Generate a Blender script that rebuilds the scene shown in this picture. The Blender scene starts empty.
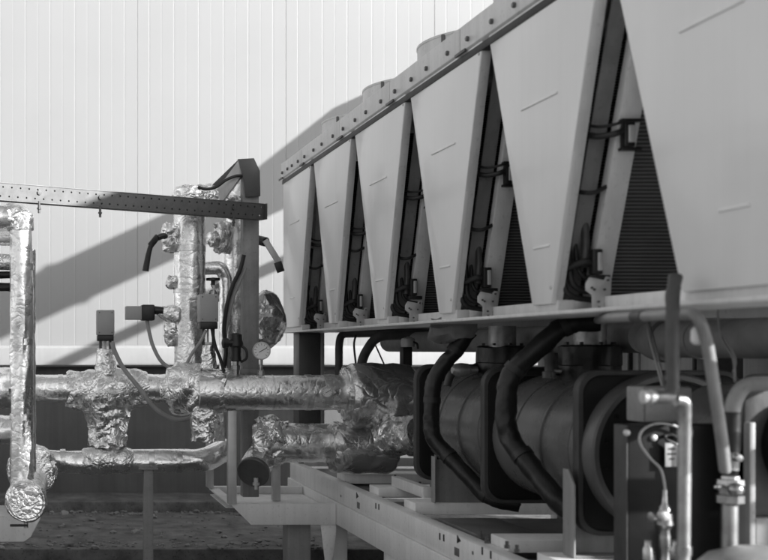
import bpy, bmesh, math, random
from mathutils import Vector, Matrix, noise
random.seed(7)
S = bpy.context.scene
COL = S.collection
F = 1150.0            # focal length in photo pixels (768 wide)
CZ = 1.6              # camera height
PI = math.pi

def at(px, py, D):
    """a point seen at photo pixel (px, py) at depth D metres"""
    return Vector(((px - 37) * D / F, D, CZ + (350 - py) * D / F))
def pts(D, *xy): return [at(x, y, D) for x, y in xy]
def V(x, y, z): return Vector((x, y, z + CZ))       # z relative to the eye

# ------------------------------------------------------------------ materials
def mat(name, base, rough=.5, metal=0., var=.15, vscale=6., streak=0., bump=0., bscale=40., bdetail=5.,
        bdist=0., rvar=.1, coat=0., wrinkle=0., wscale=9., stretch=None, spec=.5, spots=0.):
    m = bpy.data.materials.new(name); m.use_nodes = True
    nt = m.node_tree; N = nt.nodes; L = nt.links
    b = N['Principled BSDF']
    b.inputs['Metallic'].default_value = metal
    b.inputs['Specular IOR Level'].default_value = spec
    b.inputs['Coat Weight'].default_value = coat
    b.inputs['Coat Roughness'].default_value = .12
    tc = N.new('ShaderNodeTexCoord')
    mp = N.new('ShaderNodeMapping'); L.new(tc.outputs['Object'], mp.inputs['Vector'])
    if stretch: mp.inputs['Scale'].default_value = stretch
    n1 = N.new('ShaderNodeTexNoise'); n1.inputs['Scale'].default_value = vscale
    n1.inputs['Detail'].default_value = 6; n1.inputs['Roughness'].default_value = .6
    L.new(mp.outputs[0], n1.inputs['Vector'])
    r = N.new('ShaderNodeValToRGB')
    lo, hi = base * (1 - var), min(1, base * (1 + var))
    r.color_ramp.elements[0].position = .3; r.color_ramp.elements[1].position = .7
    r.color_ramp.elements[0].color = (lo, lo, lo, 1); r.color_ramp.elements[1].color = (hi, hi, hi, 1)
    L.new(n1.outputs['Fac'], r.inputs['Fac'])
    out = r.outputs['Color']
    def mul(a, fac_out, lo_, p0, p1):
        rr = N.new('ShaderNodeValToRGB')
        rr.color_ramp.elements[0].position = p0; rr.color_ramp.elements[1].position = p1
        rr.color_ramp.elements[0].color = (lo_, lo_, lo_, 1); rr.color_ramp.elements[1].color = (1, 1, 1, 1)
        L.new(fac_out, rr.inputs['Fac'])
        mx = N.new('ShaderNodeMix'); mx.data_type = 'RGBA'; mx.blend_type = 'MULTIPLY'
        mx.inputs[0].default_value = 1
        L.new(a, mx.inputs[6]); L.new(rr.outputs['Color'], mx.inputs[7])
        return mx.outputs[2]
    if streak:
        ms = N.new('ShaderNodeMapping'); ms.inputs['Scale'].default_value = (14, 14, .7)
        L.new(tc.outputs['Object'], ms.inputs['Vector'])
        n2 = N.new('ShaderNodeTexNoise'); n2.inputs['Scale'].default_value = 1.6; n2.inputs['Detail'].default_value = 5
        L.new(ms.outputs[0], n2.inputs['Vector'])
        out = mul(out, n2.outputs['Fac'], 1 - streak, .3, .62)
    if spots:
        n3 = N.new('ShaderNodeTexNoise'); n3.inputs['Scale'].default_value = 55; n3.inputs['Detail'].default_value = 3
        L.new(tc.outputs['Object'], n3.inputs['Vector'])
        out = mul(out, n3.outputs['Fac'], 1 - spots, .28, .40)
    L.new(out, b.inputs['Base Color'])
    mr = N.new('ShaderNodeMapRange')
    mr.inputs['To Min'].default_value = max(.03, rough - rvar); mr.inputs['To Max'].default_value = min(1, rough + rvar)
    n4 = N.new('ShaderNodeTexNoise'); n4.inputs['Scale'].default_value = vscale * 1.7; n4.inputs['Detail'].default_value = 4
    L.new(mp.outputs[0], n4.inputs['Vector'])
    L.new(n4.outputs['Fac'], mr.inputs['Value']); L.new(mr.outputs[0], b.inputs['Roughness'])
    last = None
    if wrinkle:
        n5 = N.new('ShaderNodeTexVoronoi'); n5.feature = 'DISTANCE_TO_EDGE'; n5.inputs['Scale'].default_value = wscale
        nd = N.new('ShaderNodeTexNoise'); nd.inputs['Scale'].default_value = wscale * .6; nd.inputs['Detail'].default_value = 3
        L.new(tc.outputs['Object'], nd.inputs['Vector'])
        va = N.new('ShaderNodeVectorMath'); va.operation = 'MULTIPLY_ADD'
        va.inputs[1].default_value = (.25, .25, .25)
        L.new(nd.outputs['Color'], va.inputs[0]); L.new(tc.outputs['Object'], va.inputs[2])
        L.new(va.outputs[0], n5.inputs['Vector'])
        mt = N.new('ShaderNodeMath'); mt.operation = 'POWER'; mt.inputs[1].default_value = .5
        L.new(n5.outputs['Distance'], mt.inputs[0])
        bw = N.new('ShaderNodeBump'); bw.inputs['Strength'].default_value = wrinkle; bw.inputs['Distance'].default_value = .02
        L.new(mt.outputs[0], bw.inputs['Height']); last = bw
    if bump:
        n6 = N.new('ShaderNodeTexNoise'); n6.inputs['Scale'].default_value = bscale; n6.inputs['Detail'].default_value = bdetail
        n6.inputs['Distortion'].default_value = bdist
        L.new(mp.outputs[0], n6.inputs['Vector'])
        bb = N.new('ShaderNodeBump'); bb.inputs['Strength'].default_value = bump; bb.inputs['Distance'].default_value = .01
        L.new(n6.outputs['Fac'], bb.inputs['Height'])
        if last: L.new(last.outputs[0], bb.inputs['Normal'])
        last = bb
    if last: L.new(last.outputs[0], b.inputs['Normal'])
    return m

M = {}
M['wall'] = mat('wall_cladding', .285, .5, var=.025, vscale=.8, streak=.0)
M['flash'] = mat('wall_flashing', .37, .45, var=.05, streak=.06)
M['plinth'] = mat('plinth_render', .12, .85, var=.14, vscale=2.5, streak=.15, bump=.15, bscale=60)
M['parapet'] = mat('reflection_wall_render', .07, .8, var=.2, vscale=2, bump=.2)
M['grit'] = mat('grit', .20, .9, var=.5, vscale=3)
M['concrete'] = mat('rough_concrete', .12, .9, var=.55, vscale=5, bump=1., bscale=18, spots=.55)
M['ground'] = mat('yard_asphalt', .10, .9, var=.25, vscale=1.4, bump=.4, bscale=14, spots=.3)
M['panel'] = mat('painted_panel', .80, .34, var=.03, vscale=1.6, streak=.025, coat=.3)
M['paint'] = mat('painted_steel', .68, .42, var=.06, vscale=5, streak=.12, spots=.15)
M['lowpaint'] = mat('painted_beam', .78, .45, var=.06, vscale=4, streak=.10, spots=.15)
M['darkpaint'] = mat('dark_painted_steel', .07, .45, var=.2, vscale=5, spots=.2)
M['midgrey'] = mat('mid_grey_paint', .26, .5, var=.12, vscale=6, streak=.2, spots=.2)
M['galv'] = mat('galvanised_steel', .40, .45, metal=.75, var=.18, vscale=28, spots=.2, bump=.04, bscale=80)
M['alu'] = mat('aluminium', .55, .42, metal=.35, var=.1, vscale=12, streak=.15)
M['foil'] = mat('pipe_foil', .88, .28, metal=1., var=.10, vscale=9, wrinkle=.15, wscale=11, bump=.15, bscale=34, bdist=1.2, spots=.08, rvar=.08)
M['foilwrap'] = mat('crumpled_foil', .85, .28, metal=1., var=.14, vscale=9, wrinkle=.40, wscale=14, bump=.24, bscale=34, bdist=1.6, spots=.1, rvar=.08)
M['plasticwrap'] = mat('foil_lagging_jacket', .58, .25, metal=.82, var=.2, vscale=6, wrinkle=.34, wscale=8, bump=.26, bscale=14, bdist=2.5, rvar=.08)
M['tape'] = mat('foil_tape', .72, .3, metal=1., var=.08, vscale=18, bump=.2, bscale=70)
M['foam'] = mat('black_foam_insulation', .010, .40, spec=.4, var=.35, vscale=9, bump=.25, bscale=30, spots=.2)
M['lag'] = mat('grey_foam_insulation', .22, .62, var=.2, vscale=9, bump=.3, bscale=24)
M['shell'] = mat('insulated_shell', .115, .28, var=.14, vscale=4, bump=.08, bscale=18, spots=.12)
M['black'] = mat('black_plastic', .012, .42, var=.25, vscale=10)
M['rubber'] = mat('black_rubber', .016, .5, var=.3, vscale=12, bump=.1)
M['sheet'] = mat('black_plate', .009, .45, var=.3, vscale=6, bump=.06, spots=.2, spec=.2)
M['edge'] = mat('plate_edge_foam', .05, .5, spec=.3, var=.2, vscale=12, bump=.1)
M['grey'] = mat('grey_plastic', .34, .5, var=.05, vscale=8, spots=.06)
M['copper'] = mat('copper_pipe', .34, .36, metal=.9, var=.25, vscale=14, spots=.25)
M['darkpipe'] = mat('dark_lagged_pipe', .06, .5, var=.25, vscale=14, bump=.12)
M['greypipe'] = mat('grey_painted_pipe', .24, .36, var=.2, vscale=9, spots=.15)
M['brass'] = mat('brass_fitting', .36, .3, metal=.95, var=.2, vscale=20, spots=.25)
M['white'] = mat('white_enamel', .78, .35, var=.04)
M['cable'] = mat('grey_cable', .30, .5, var=.12, vscale=10)
M['nearblack'] = mat('channel_black', .025, .6, var=.2)
M['flangegrey'] = mat('flange_paint', .085, .42, var=.15, vscale=8, spots=.15)
M['tray'] = mat('floor_tray', .12, .5, var=.25, vscale=5, spots=.3)
M['strut'] = mat('galvanised_strut', .08, .5, metal=.2, var=.15, vscale=12, spots=.25)
M['steelpost'] = mat('grey_post', .27, .55, metal=.1, var=.14, vscale=9, streak=.2, spots=.2)

def coil_mat():
    m = bpy.data.materials.new('coil_fins'); m.use_nodes = True
    nt = m.node_tree; N = nt.nodes; L = nt.links; b = N['Principled BSDF']
    b.inputs['Metallic'].default_value = .3; b.inputs['Roughness'].default_value = .55
    tc = N.new('ShaderNodeTexCoord'); mp = N.new('ShaderNodeMapping'); L.new(tc.outputs['Object'], mp.inputs['Vector'])
    mp.inputs['Scale'].default_value = (0, 0, 1)
    w = N.new('ShaderNodeTexWave'); w.bands_direction = 'Z'; w.inputs['Scale'].default_value = 22
    w.inputs['Distortion'].default_value = 0
    L.new(mp.outputs[0], w.inputs['Vector'])
    n = N.new('ShaderNodeTexNoise'); n.inputs['Scale'].default_value = 5; L.new(tc.outputs['Object'], n.inputs['Vector'])
    r = N.new('ShaderNodeValToRGB'); r.color_ramp.elements[0].position = .35; r.color_ramp.elements[1].position = .8
    r.color_ramp.elements[0].color = (.055, .055, .055, 1); r.color_ramp.elements[1].color = (.20, .20, .20, 1)
    L.new(w.outputs['Fac'], r.inputs['Fac'])
    mx = N.new('ShaderNodeMix'); mx.data_type = 'RGBA'; mx.blend_type = 'MULTIPLY'; mx.inputs[0].default_value = .5
    rr = N.new('ShaderNodeValToRGB'); L.new(n.outputs['Fac'], rr.inputs['Fac'])
    L.new(r.outputs[0], mx.inputs[6]); L.new(rr.outputs[0], mx.inputs[7])
    L.new(mx.outputs[2], b.inputs['Base Color'])
    bp = N.new('ShaderNodeBump'); bp.inputs['Strength'].default_value = .8; bp.inputs['Distance'].default_value = .006
    L.new(w.outputs['Fac'], bp.inputs['Height']); L.new(bp.outputs[0], b.inputs['Normal'])
    return m
M['coil'] = coil_mat()

# ------------------------------------------------------------------ mesh builder
def fillet(P, r, n=7):
    P = [Vector(p) for p in P]
    out = [P[0]]
    for i in range(1, len(P) - 1):
        a, b, c = P[i - 1], P[i], P[i + 1]
        d1 = (a - b); d2 = (c - b)
        l = min(r, d1.length * .49, d2.length * .49)
        p1 = b + d1.normalized() * l; p2 = b + d2.normalized() * l
        for k in range(n + 1):
            t = k / n
            out.append(p1 * (1 - t) ** 2 + b * 2 * t * (1 - t) + p2 * t * t)
    out.append(P[-1])
    return out
def resample(P, step):
    out = [P[0]]
    for a, b in zip(P, P[1:]):
        n = max(1, int(round((b - a).length / step)))
        for k in range(1, n + 1): out.append(a.lerp(b, k / n))
    return out
def catmull(P, n=8):
    P = [Vector(p) for p in P]
    Q = [P[0] * 2 - P[1]] + P + [P[-1] * 2 - P[-2]]
    out = []
    for i in range(1, len(Q) - 2):
        p0, p1, p2, p3 = Q[i - 1:i + 3]
        for k in range(n):
            t = k / n
            out.append(.5 * ((2 * p1) + (p2 - p0) * t + (2 * p0 - 5 * p1 + 4 * p2 - p3) * t * t + (3 * p1 - p0 - 3 * p2 + p3) * t ** 3))
    out.append(P[-1])
    return out

class MB:
    def __init__(s): s.bm = bmesh.new()
    def _merge(s, b):
        me = bpy.data.meshes.new('t'); b.to_mesh(me); b.free()
        s.bm.from_mesh(me); bpy.data.meshes.remove(me)
    def obox(s, c, ax, half, bev=.003):
        b = bmesh.new()
        vs = []
        for i in (-1, 1):
            for j in (-1, 1):
                for k in (-1, 1):
                    vs.append(b.verts.new(Vector(c) + ax[0] * half[0] * i + ax[1] * half[1] * j + ax[2] * half[2] * k))
        for q in ((0, 1, 3, 2), (4, 6, 7, 5), (0, 4, 5, 1), (2, 3, 7, 6), (0, 2, 6, 4), (1, 5, 7, 3)):
            b.faces.new([vs[i] for i in q])
        bmesh.ops.recalc_face_normals(b, faces=b.faces)
        if bev: bmesh.ops.bevel(b, geom=list(b.edges), offset=min(bev, min(half) * .6), segments=2, affect='EDGES', profile=.5)
        s._merge(b); return s
    def box(s, x0, x1, y0, y1, z0, z1, bev=.003):
        """z relative to the eye"""
        return s.obox(V((x0 + x1) / 2, (y0 + y1) / 2, (z0 + z1) / 2), (Vector((1, 0, 0)), Vector((0, 1, 0)), Vector((0, 0, 1))),
                      (abs(x1 - x0) / 2, abs(y1 - y0) / 2, abs(z1 - z0) / 2), bev)
    def bar(s, a, b, w, h, up=Vector((0, 0, 1)), bev=.002):
        a = Vector(a); b = Vector(b); d = (b - a); l = d.length; d.normalize()
        n = up.cross(d).normalized(); u = d.cross(n).normalized()
        return s.obox((a + b) / 2, (d, n, u), (l / 2, w / 2, h / 2), bev)
    def prism(s, poly, ext, bev=.002):
        b = bmesh.new()
        A = [b.verts.new(Vector(p)) for p in poly]; B = [b.verts.new(Vector(p) + Vector(ext)) for p in poly]
        b.faces.new(A); b.faces.new(B[::-1]); n = len(poly)
        for i in range(n): b.faces.new((A[i], B[i], B[(i + 1) % n], A[(i + 1) % n]))
        bmesh.ops.recalc_face_normals(b, faces=b.faces)
        if bev: bmesh.ops.bevel(b, geom=list(b.edges), offset=bev, segments=2, affect='EDGES', profile=.5)
        s._merge(b); return s
    def tube(s, P, r, segs=18, caps=True, step=None, rnd=0):
        P = [Vector(p) for p in P]
        if step: P = resample(P, step)
        Q = [P[0]]
        for p in P[1:]:
            if (p - Q[-1]).length > 1e-5: Q.append(p)
        P = Q
        n = len(P)
        R = r if callable(r) else (lambda t: r)
        T = [(P[min(i + 1, n - 1)] - P[max(i - 1, 0)]).normalized() for i in range(n)]
        u = T[0].orthogonal().normalized(); rings = []
        L = [0.]
        for i in range(1, n): L.append(L[-1] + (P[i] - P[i - 1]).length)
        for i in range(n):
            if i:
                q = T[i - 1].rotation_difference(T[i]); u = (q @ u).normalized()
            v = T[i].cross(u)
            rr = R(L[i] / L[-1])
            rings.append([s.bm.verts.new(P[i] + (u * math.cos(2 * PI * k / segs) + v * math.sin(2 * PI * k / segs)) * rr) for k in range(segs)])
        for a, b in zip(rings, rings[1:]):
            for k in range(segs): s.bm.faces.new((a[k], a[(k + 1) % segs], b[(k + 1) % segs], b[k]))
        if caps:
            s.bm.faces.new(rings[0][::-1]); s.bm.faces.new(rings[-1])
        return s
    def lathe(s, a, d, prof, segs=32):
        """rings (t along d, radius) from a"""
        a = Vector(a); d = Vector(d).normalized(); u = d.orthogonal().normalized(); v = d.cross(u)
        rings = []
        for t, r in prof:
            if r < 1e-5: rings.append([s.bm.verts.new(a + d * t)])
            else: rings.append([s.bm.verts.new(a + d * t + (u * math.cos(2 * PI * k / segs) + v * math.sin(2 * PI * k / segs)) * r) for k in range(segs)])
        for A, B in zip(rings, rings[1:]):
            for k in range(segs):
                k2 = (k + 1) % segs
                if len(A) == 1 and len(B) == 1: continue
                if len(A) == 1: s.bm.faces.new((A[0], B[k2], B[k]))
                elif len(B) == 1: s.bm.faces.new((A[k], A[k2], B[0]))
                else: s.bm.faces.new((A[k], A[k2], B[k2], B[k]))
        if len(rings[0]) > 1: s.bm.faces.new(rings[0][::-1])
        if len(rings[-1]) > 1: s.bm.faces.new(rings[-1])
        return s
    def ball(s, c, r, sc=(1, 1, 1), u=24, v=16):
        b = bmesh.new(); bmesh.ops.create_uvsphere(b, u_segments=u, v_segments=v, radius=r)
        for w in b.verts: w.co = Vector((w.co.x * sc[0], w.co.y * sc[1], w.co.z * sc[2])) + Vector(c)
        s._merge(b); return s
    def crumple(s, amp, scale, seed=0., fine=.35, sub=0, st=(1, 1, 1)):
        if sub: bmesh.ops.subdivide_edges(s.bm, edges=list(s.bm.edges), cuts=sub, use_grid_fill=True)
        s.bm.normal_update()
        o = Vector((seed * 3.1, seed * 1.7, seed))
        for w in s.bm.verts:
            p = Vector((w.co.x * st[0], w.co.y * st[1], w.co.z * st[2])) * scale + o
            q = p + noise.noise_vector(p * .7) * .8
            k = 1 - 2 * abs(noise.noise(q)) * 1.6
            k2 = 1 - 2 * abs(noise.noise(q * 2.7 + Vector((5, 5, 5)))) * 1.6
            w.co += w.normal * amp * (k + fine * k2 - .5)
        return s

WL = {}
def finish(o, label, cat, group, kind):
    if label: o['label'] = label
    if cat: o['category'] = cat
    if group: o['group'] = group
    if kind: o['kind'] = kind
def thing(name, label, cat, loc, group=None):
    o = bpy.data.objects.new(name, None); COL.objects.link(o); o.empty_display_size = .1
    o.location = Vector(loc); WL[o] = Vector(loc)
    finish(o, label, cat, group, None); return o
def obj(name, mb, m, parent=None, label=None, cat=None, group=None, kind=None, sharp=35):
    bm = mb.bm
    bmesh.ops.recalc_face_normals(bm, faces=bm.faces)
    me = bpy.data.meshes.new(name)
    if parent is not None: off = WL[parent]
    else:
        lo = Vector([min(v.co[i] for v in bm.verts) for i in range(3)]); hi = Vector([max(v.co[i] for v in bm.verts) for i in range(3)])
        off = Vector(((lo.x + hi.x) / 2, (lo.y + hi.y) / 2, lo.z))
    for v in bm.verts: v.co -= off
    bm.to_mesh(me); bm.free()
    me.polygons.foreach_set('use_smooth', [True] * len(me.polygons))
    me.set_sharp_from_angle(angle=math.radians(sharp))
    me.materials.append(M[m] if isinstance(m, str) else m)
    o = bpy.data.objects.new(name, me); COL.objects.link(o)
    if parent is not None: o.parent = parent; WL[o] = off
    else: o.location = off; WL[o] = off
    finish(o, label, cat, group, kind)
    return o
X_, Y_, Z_ = Vector((1, 0, 0)), Vector((0, 1, 0)), Vector((0, 0, 1))

# ------------------------------------------------------------------ ground and wall
WD = 12.0
GZ = -1.75
b = bmesh.new()
g = MB(); vs = [g.bm.verts.new((x, y, CZ + GZ)) for x, y in ((-400, -400), (400, -400), (400, 400), (-400, 400))]; g.bm.faces.new(vs)
o = obj('ground', g, 'ground', kind='structure')
def slab_mesh(x0, x1, y0, y1, z0, z1, seed):
    m = MB().box(x0, x1, y0, y1, z0, z1, 0)
    bmesh.ops.subdivide_edges(m.bm, edges=list(m.bm.edges), cuts=1)
    b = m.bm
    bmesh.ops.bevel(b, geom=list(b.edges), offset=.012, segments=2, affect='EDGES')
    return m
g = MB().box(-6, 9, 9.25, 11.35, GZ - .05, -1.6, .02)
obj('pavement', g, 'concrete', kind='structure')
g = MB().box(-6, 9, 11.353, WD + .1, GZ - .05, -1.50, .012)
obj('kerb', g, 'concrete', kind='structure')

wall = thing('clad_wall', 'tall white ribbed metal wall closing off the whole background', 'wall', (2, WD, CZ + GZ))
prof = []
x = -5.0; pitch = 1.55; i = 0
x0 = (137 - 37) * WD / F - pitch * 4
n_rib = 12
x = x0
while x < 14:
    prof += [(x, .0), (x + .003, .0035), (x + .005, .0035), (x + .008, 0)]
    for k in range(1, n_rib):
        c = x + pitch * k / n_rib
        if k % 2: prof += [(c - .006, 0), (c - .002, .0011), (c + .002, .0011), (c + .006, 0)]
        else: prof += [(c - .005, 0), (c - .002, .0006), (c + .002, .0006), (c + .005, 0)]
    x += pitch
g = MB()
lo = [g.bm.verts.new(V(px_, WD + d, -.16)) for px_, d in prof]; hi = [g.bm.verts.new(V(px_, WD + d, 8)) for px_, d in prof]
for k in range(len(prof) - 1): g.bm.faces.new((lo[k], lo[k + 1], hi[k + 1], hi[k]))
obj('cladding', g, 'wall', wall, sharp=.5)
# drip flashing along the bottom of the cladding
g = MB()
A = [V(x0, WD - .004, .045), V(x0, WD - .04, .02), V(x0, WD - .06, -.155), V(x0, WD - .03, -.175), V(x0, WD + .02, -.17), V(x0, WD - .001, .045)]
g.prism(A, (19, 0, 0), .002)
obj('drip_flashing', g, 'flash', wall)
g = MB().box(x0, 14, WD + .10, WD + .3, GZ - .1, -.10, .004)
obj('plinth', g, 'plinth', wall)
g = MB().box(x0, 14, WD + .04, WD + .097, -.335, -.26, .003)
obj('recess_strip', g, 'darkpaint', wall)  # dark strip painted in for the recess under the flashing
g = MB().box(x0, 14, WD + .12, WD + .3, -.2, 8, 0)
obj('wall_core', g, 'plinth', wall)

# unseen dark wall left and behind, added for foil and panels to reflect
pw = thing('reflection_wall', 'unseen dark wall added on the open side for foil and panels to reflect', 'wall', V(-6, 0, GZ))
g = MB().box(-6.3, -6.0, -9, 11.9, GZ - .1, -.25, .01); g.box(-6.0, 9, -9.0, -8.7, GZ - .1, -.25, .01); obj('wall_body', g, 'parapet', pw)
g = MB().box(-6.34, -5.96, -9.04, 11.9, -.248, -.20, .006); obj('coping', g, 'concrete', pw)

# grit and broken concrete lying on the slab
rs = random.Random(3); g = MB()
for k in range(900):
    x_ = rs.uniform(-1.5, 2.6); y_ = rs.choice((rs.uniform(9.3, 11.3), rs.gauss(11.25, .08), rs.gauss(9.4, .1)))
    y_ = min(11.32, max(9.27, y_)); r_ = min(.045, .008 * math.exp(rs.gauss(.2, .55)))
    b_ = bmesh.new(); bmesh.ops.create_icosphere(b_, subdivisions=1, radius=r_)
    for w in b_.verts: w.co = Vector((w.co.x * rs.uniform(.7, 1.5), w.co.y * rs.uniform(.7, 1.4), w.co.z * rs.uniform(.4, .8))) + Vector((x_, y_, CZ - 1.598 + r_ * .25))
    g._merge(b_)
obj('gravel', g, 'grit', kind='stuff')

# unseen duct beyond the chiller, added to throw the slanting shadow on the wall
du = thing('shadow_duct', 'unseen grey duct on posts, added to cast the slanting wall shadow', 'duct', V(6.1, 8.5, GZ))
g = MB().box(5.9, 6.3, 3.5, 11.95, 3.18, 3.53, .006); obj('duct_body', g, 'galv', du)
for yy in (4.5, 6.5, 8.5, 10.5):
    g = MB().box(5.88, 6.32, yy, yy + .04, 3.16, 3.55, .004); obj('joint_flange', g, 'galv', du)
g = MB().prism([V(5.92, 9.75, 3.532), V(5.92, 10.3, 3.83), V(5.92, 10.5, 3.83), V(5.92, 10.7, 3.532)], (.36, 0, 0), .006); obj('shadow_hood', g, 'galv', du)  # added to raise the wall shadow beside the far end of the bank
for yy in (3.7,):
    g = MB().box(6.0, 6.1, yy, yy + .1, GZ, 3.159, .004); obj('post', g, 'galv', du)
g = MB().tube([V(6.0, 3.6, 2.5), V(6.0, 11.9, 2.5)], .06, 16); obj('shadow_pipe', g, 'galv', du)  # added to cast the thin lower shadow band on the wall

cb = thing('sun_block_cabinet', 'unseen pale cabinet added beyond the condenser bank to block the sun', 'cabinet', V(5.6, 8.3, GZ))  # out of sight, added to keep sun off the plinth and shelf
g = MB().box(4.55, 6.9, 3.4, 9.63, GZ + .1, 1.62, .008); obj('housing', g, 'paint', cb)
g = MB().box(4.6, 6.85, 3.45, 9.58, GZ, GZ + .098, .004); obj('plinth', g, 'darkpaint', cb)
for k in range(7):
    g = MB().box(4.53, 4.549, 3.45 + .87 * k, 3.45 + .87 * k + .83, GZ + .2, 1.5, .004); dr = obj('door', g, 'paint', cb)
    g = MB().box(4.50, 4.529, 3.52 + .87 * k, 3.55 + .87 * k, -.2, 0, .004); obj('handle', g, 'black', dr)

# ------------------------------------------------------------------ chiller: condenser section
XF = 2.06                                 # side face plane
XB = 4.26
apex = [8.62, 7.51, 6.40, 5.29, 4.18]
ends = [9.63] + apex + [3.02]
ZT, ZB = 1.44, .185
ch = thing('air_cooled_condenser', 'long pale grey condenser bank with tapering side panels and fan rings on top', 'condenser', V(3.1, 6.2, .14))
def lerp(a, b, t): return a + (b - a) * t
def panel(yf, yn, far_vertical=False, near_vertical=False):
    bf, bn = yf - .505, yn + .43
    c = (bf + bn) / 2
    if far_vertical: bf = yf - .012
    if near_vertical: bn = yn + .03
    c = (bf + bn) / 2
    t = .022
    yf_, yn_ = yf - (.012 if far_vertical else .04), yn + .03
    P = [V(XF, yf_, ZT), V(XF, yn_, ZT), V(XF, bn, ZB), V(XF, bf, ZB)]
    g = MB().prism(P, (t, 0, 0), .004)
    o = obj('side_panel', g, 'panel', ch)
    # return flange along the near edge
    d = (Vector((0, bn - yn_, ZB - ZT))).normalized()
    g = MB()
    A = V(XF + .003, yn_ + .004, ZT - .03); B = V(XF + .003, bn + .004, ZB + .003)
    w = .045; th = .012
    q = [A, B, B + Vector((0, th, 0)), A + Vector((0, th, 0))]
    g.prism(q, (w, 0, 0), .0015)
    obj('return_flange', g, 'paint', o)
    # pressed ridges
    for z, l, off in ((1.02, .17, .0), (.42, .075, -.01)):
        yc = lerp((yf_ + yn_) / 2, c, (ZT - z) / (ZT - ZB)) + off
        g = MB().box(XF - .006, XF + .004, yc - l, yc + l, z - .005, z + .005, .003)
        obj('pressed_ridge', g, 'panel', o)
    for z in (.25, 1.38):
        yc = lerp(yn_, bn, (ZT - z) / (ZT - ZB)) + .02
        g = MB().lathe(V(XF - .004, yc, z), X_, [(0, 0), (0, .006), (.003, .008), (.006, .008)], 10); obj('screw', g, 'alu', o)
    return bf, bn
bots = []
for k in range(len(ends) - 1):
    bots.append(panel(ends[k], ends[k + 1], k == 0, k == len(ends) - 2))
# top fascia + deck + bolts + fans
g = MB()
A = [V(XF - .012, 0, 1.44), V(XF - .012, 0, 1.56), V(XF + .03, 0, 1.575), V(XF + .03, 0, 1.425), V(XF + .012, 0, 1.425)]
segs = [9.66, 8.9, 7.79, 6.68, 5.57, 4.46, 2.99]
for a, b_ in zip(segs, segs[1:]):
    gg = MB(); gg.prism([p + Y_ * (b_ + .004) for p in A], (0, a - b_ - .008, 0), .003)
    obj('top_fascia', gg, 'paint', ch)
gg = MB().box(XF - .004, XF + .05, 2.99, 9.65, 1.388, 1.424, .004); obj('fascia_channel', gg, 'nearblack', ch)  # near-black strip along the underside of the fascia
for a, b_ in zip(segs, segs[1:]):
    L_ = a - b_
    for t in (.1, .36, .58, .86):
        y = a - L_ * t
        gg = MB().lathe(V(XF - .026, y, 1.478), X_, [(0, 0), (0, .010), (.004, .0125), (.014, .0125)], 6); obj('bolt', gg, 'shell', ch)
    gg = MB().box(XF - .018, XF - .008, a - .075, a + .06, 1.428, 1.443, .002)
    obj('joint_clip', gg, 'darkpaint', ch)
gg = MB().box(XF + .032, XB - .032, 2.99, 9.64, 1.50, 1.53, .003); obj('roof_deck', gg, 'paint', ch)
gg = MB().box(XB - .03, XB + .012, 2.99, 9.64, 1.42, 1.575, .003); obj('top_fascia', gg, 'paint', ch)
for y in apex + [9.5]:
    if y == 9.5: continue
    gg = MB()
    c = V(2.58, y + .13, 1.531); r = .40
    gg.lathe(c, Z_, [(0, r + .03), (.01, r + .03), (.012, r), (.195, r), (.198, r + .004), (.21, r + .004), (.212, r - .006), (.16, r - .012), (.0, r - .012)], 64)
    o = obj('fan_cowl', gg, 'paint', ch)
    gg = MB().box(2.58 - r * .86 - .012, 2.58 - r * .86 + .006, y + .13 - r * .51 - .012, y + .13 - r * .51 + .006, 1.55, 1.735, .002); obj('cowl_seam', gg, 'darkpaint', o)
    gg = MB()
    gg.lathe(c + Z_ * .06, Z_, [(0, 0), (0, .09), (.08, .09), (.1, 0)], 24)
    for k in range(6):
        a = k * PI / 3
        d = Vector((math.cos(a), math.sin(a), 0)); n = Vector((-d.y, d.x, 0))
        gg.obox(c + d * .2 + Z_ * .1, (d, (n + Z_ * .5).normalized(), (Z_ - n * .5).normalized()), (.10, .05, .003), .001)
    obj('fan', gg, 'black', o)
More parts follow.
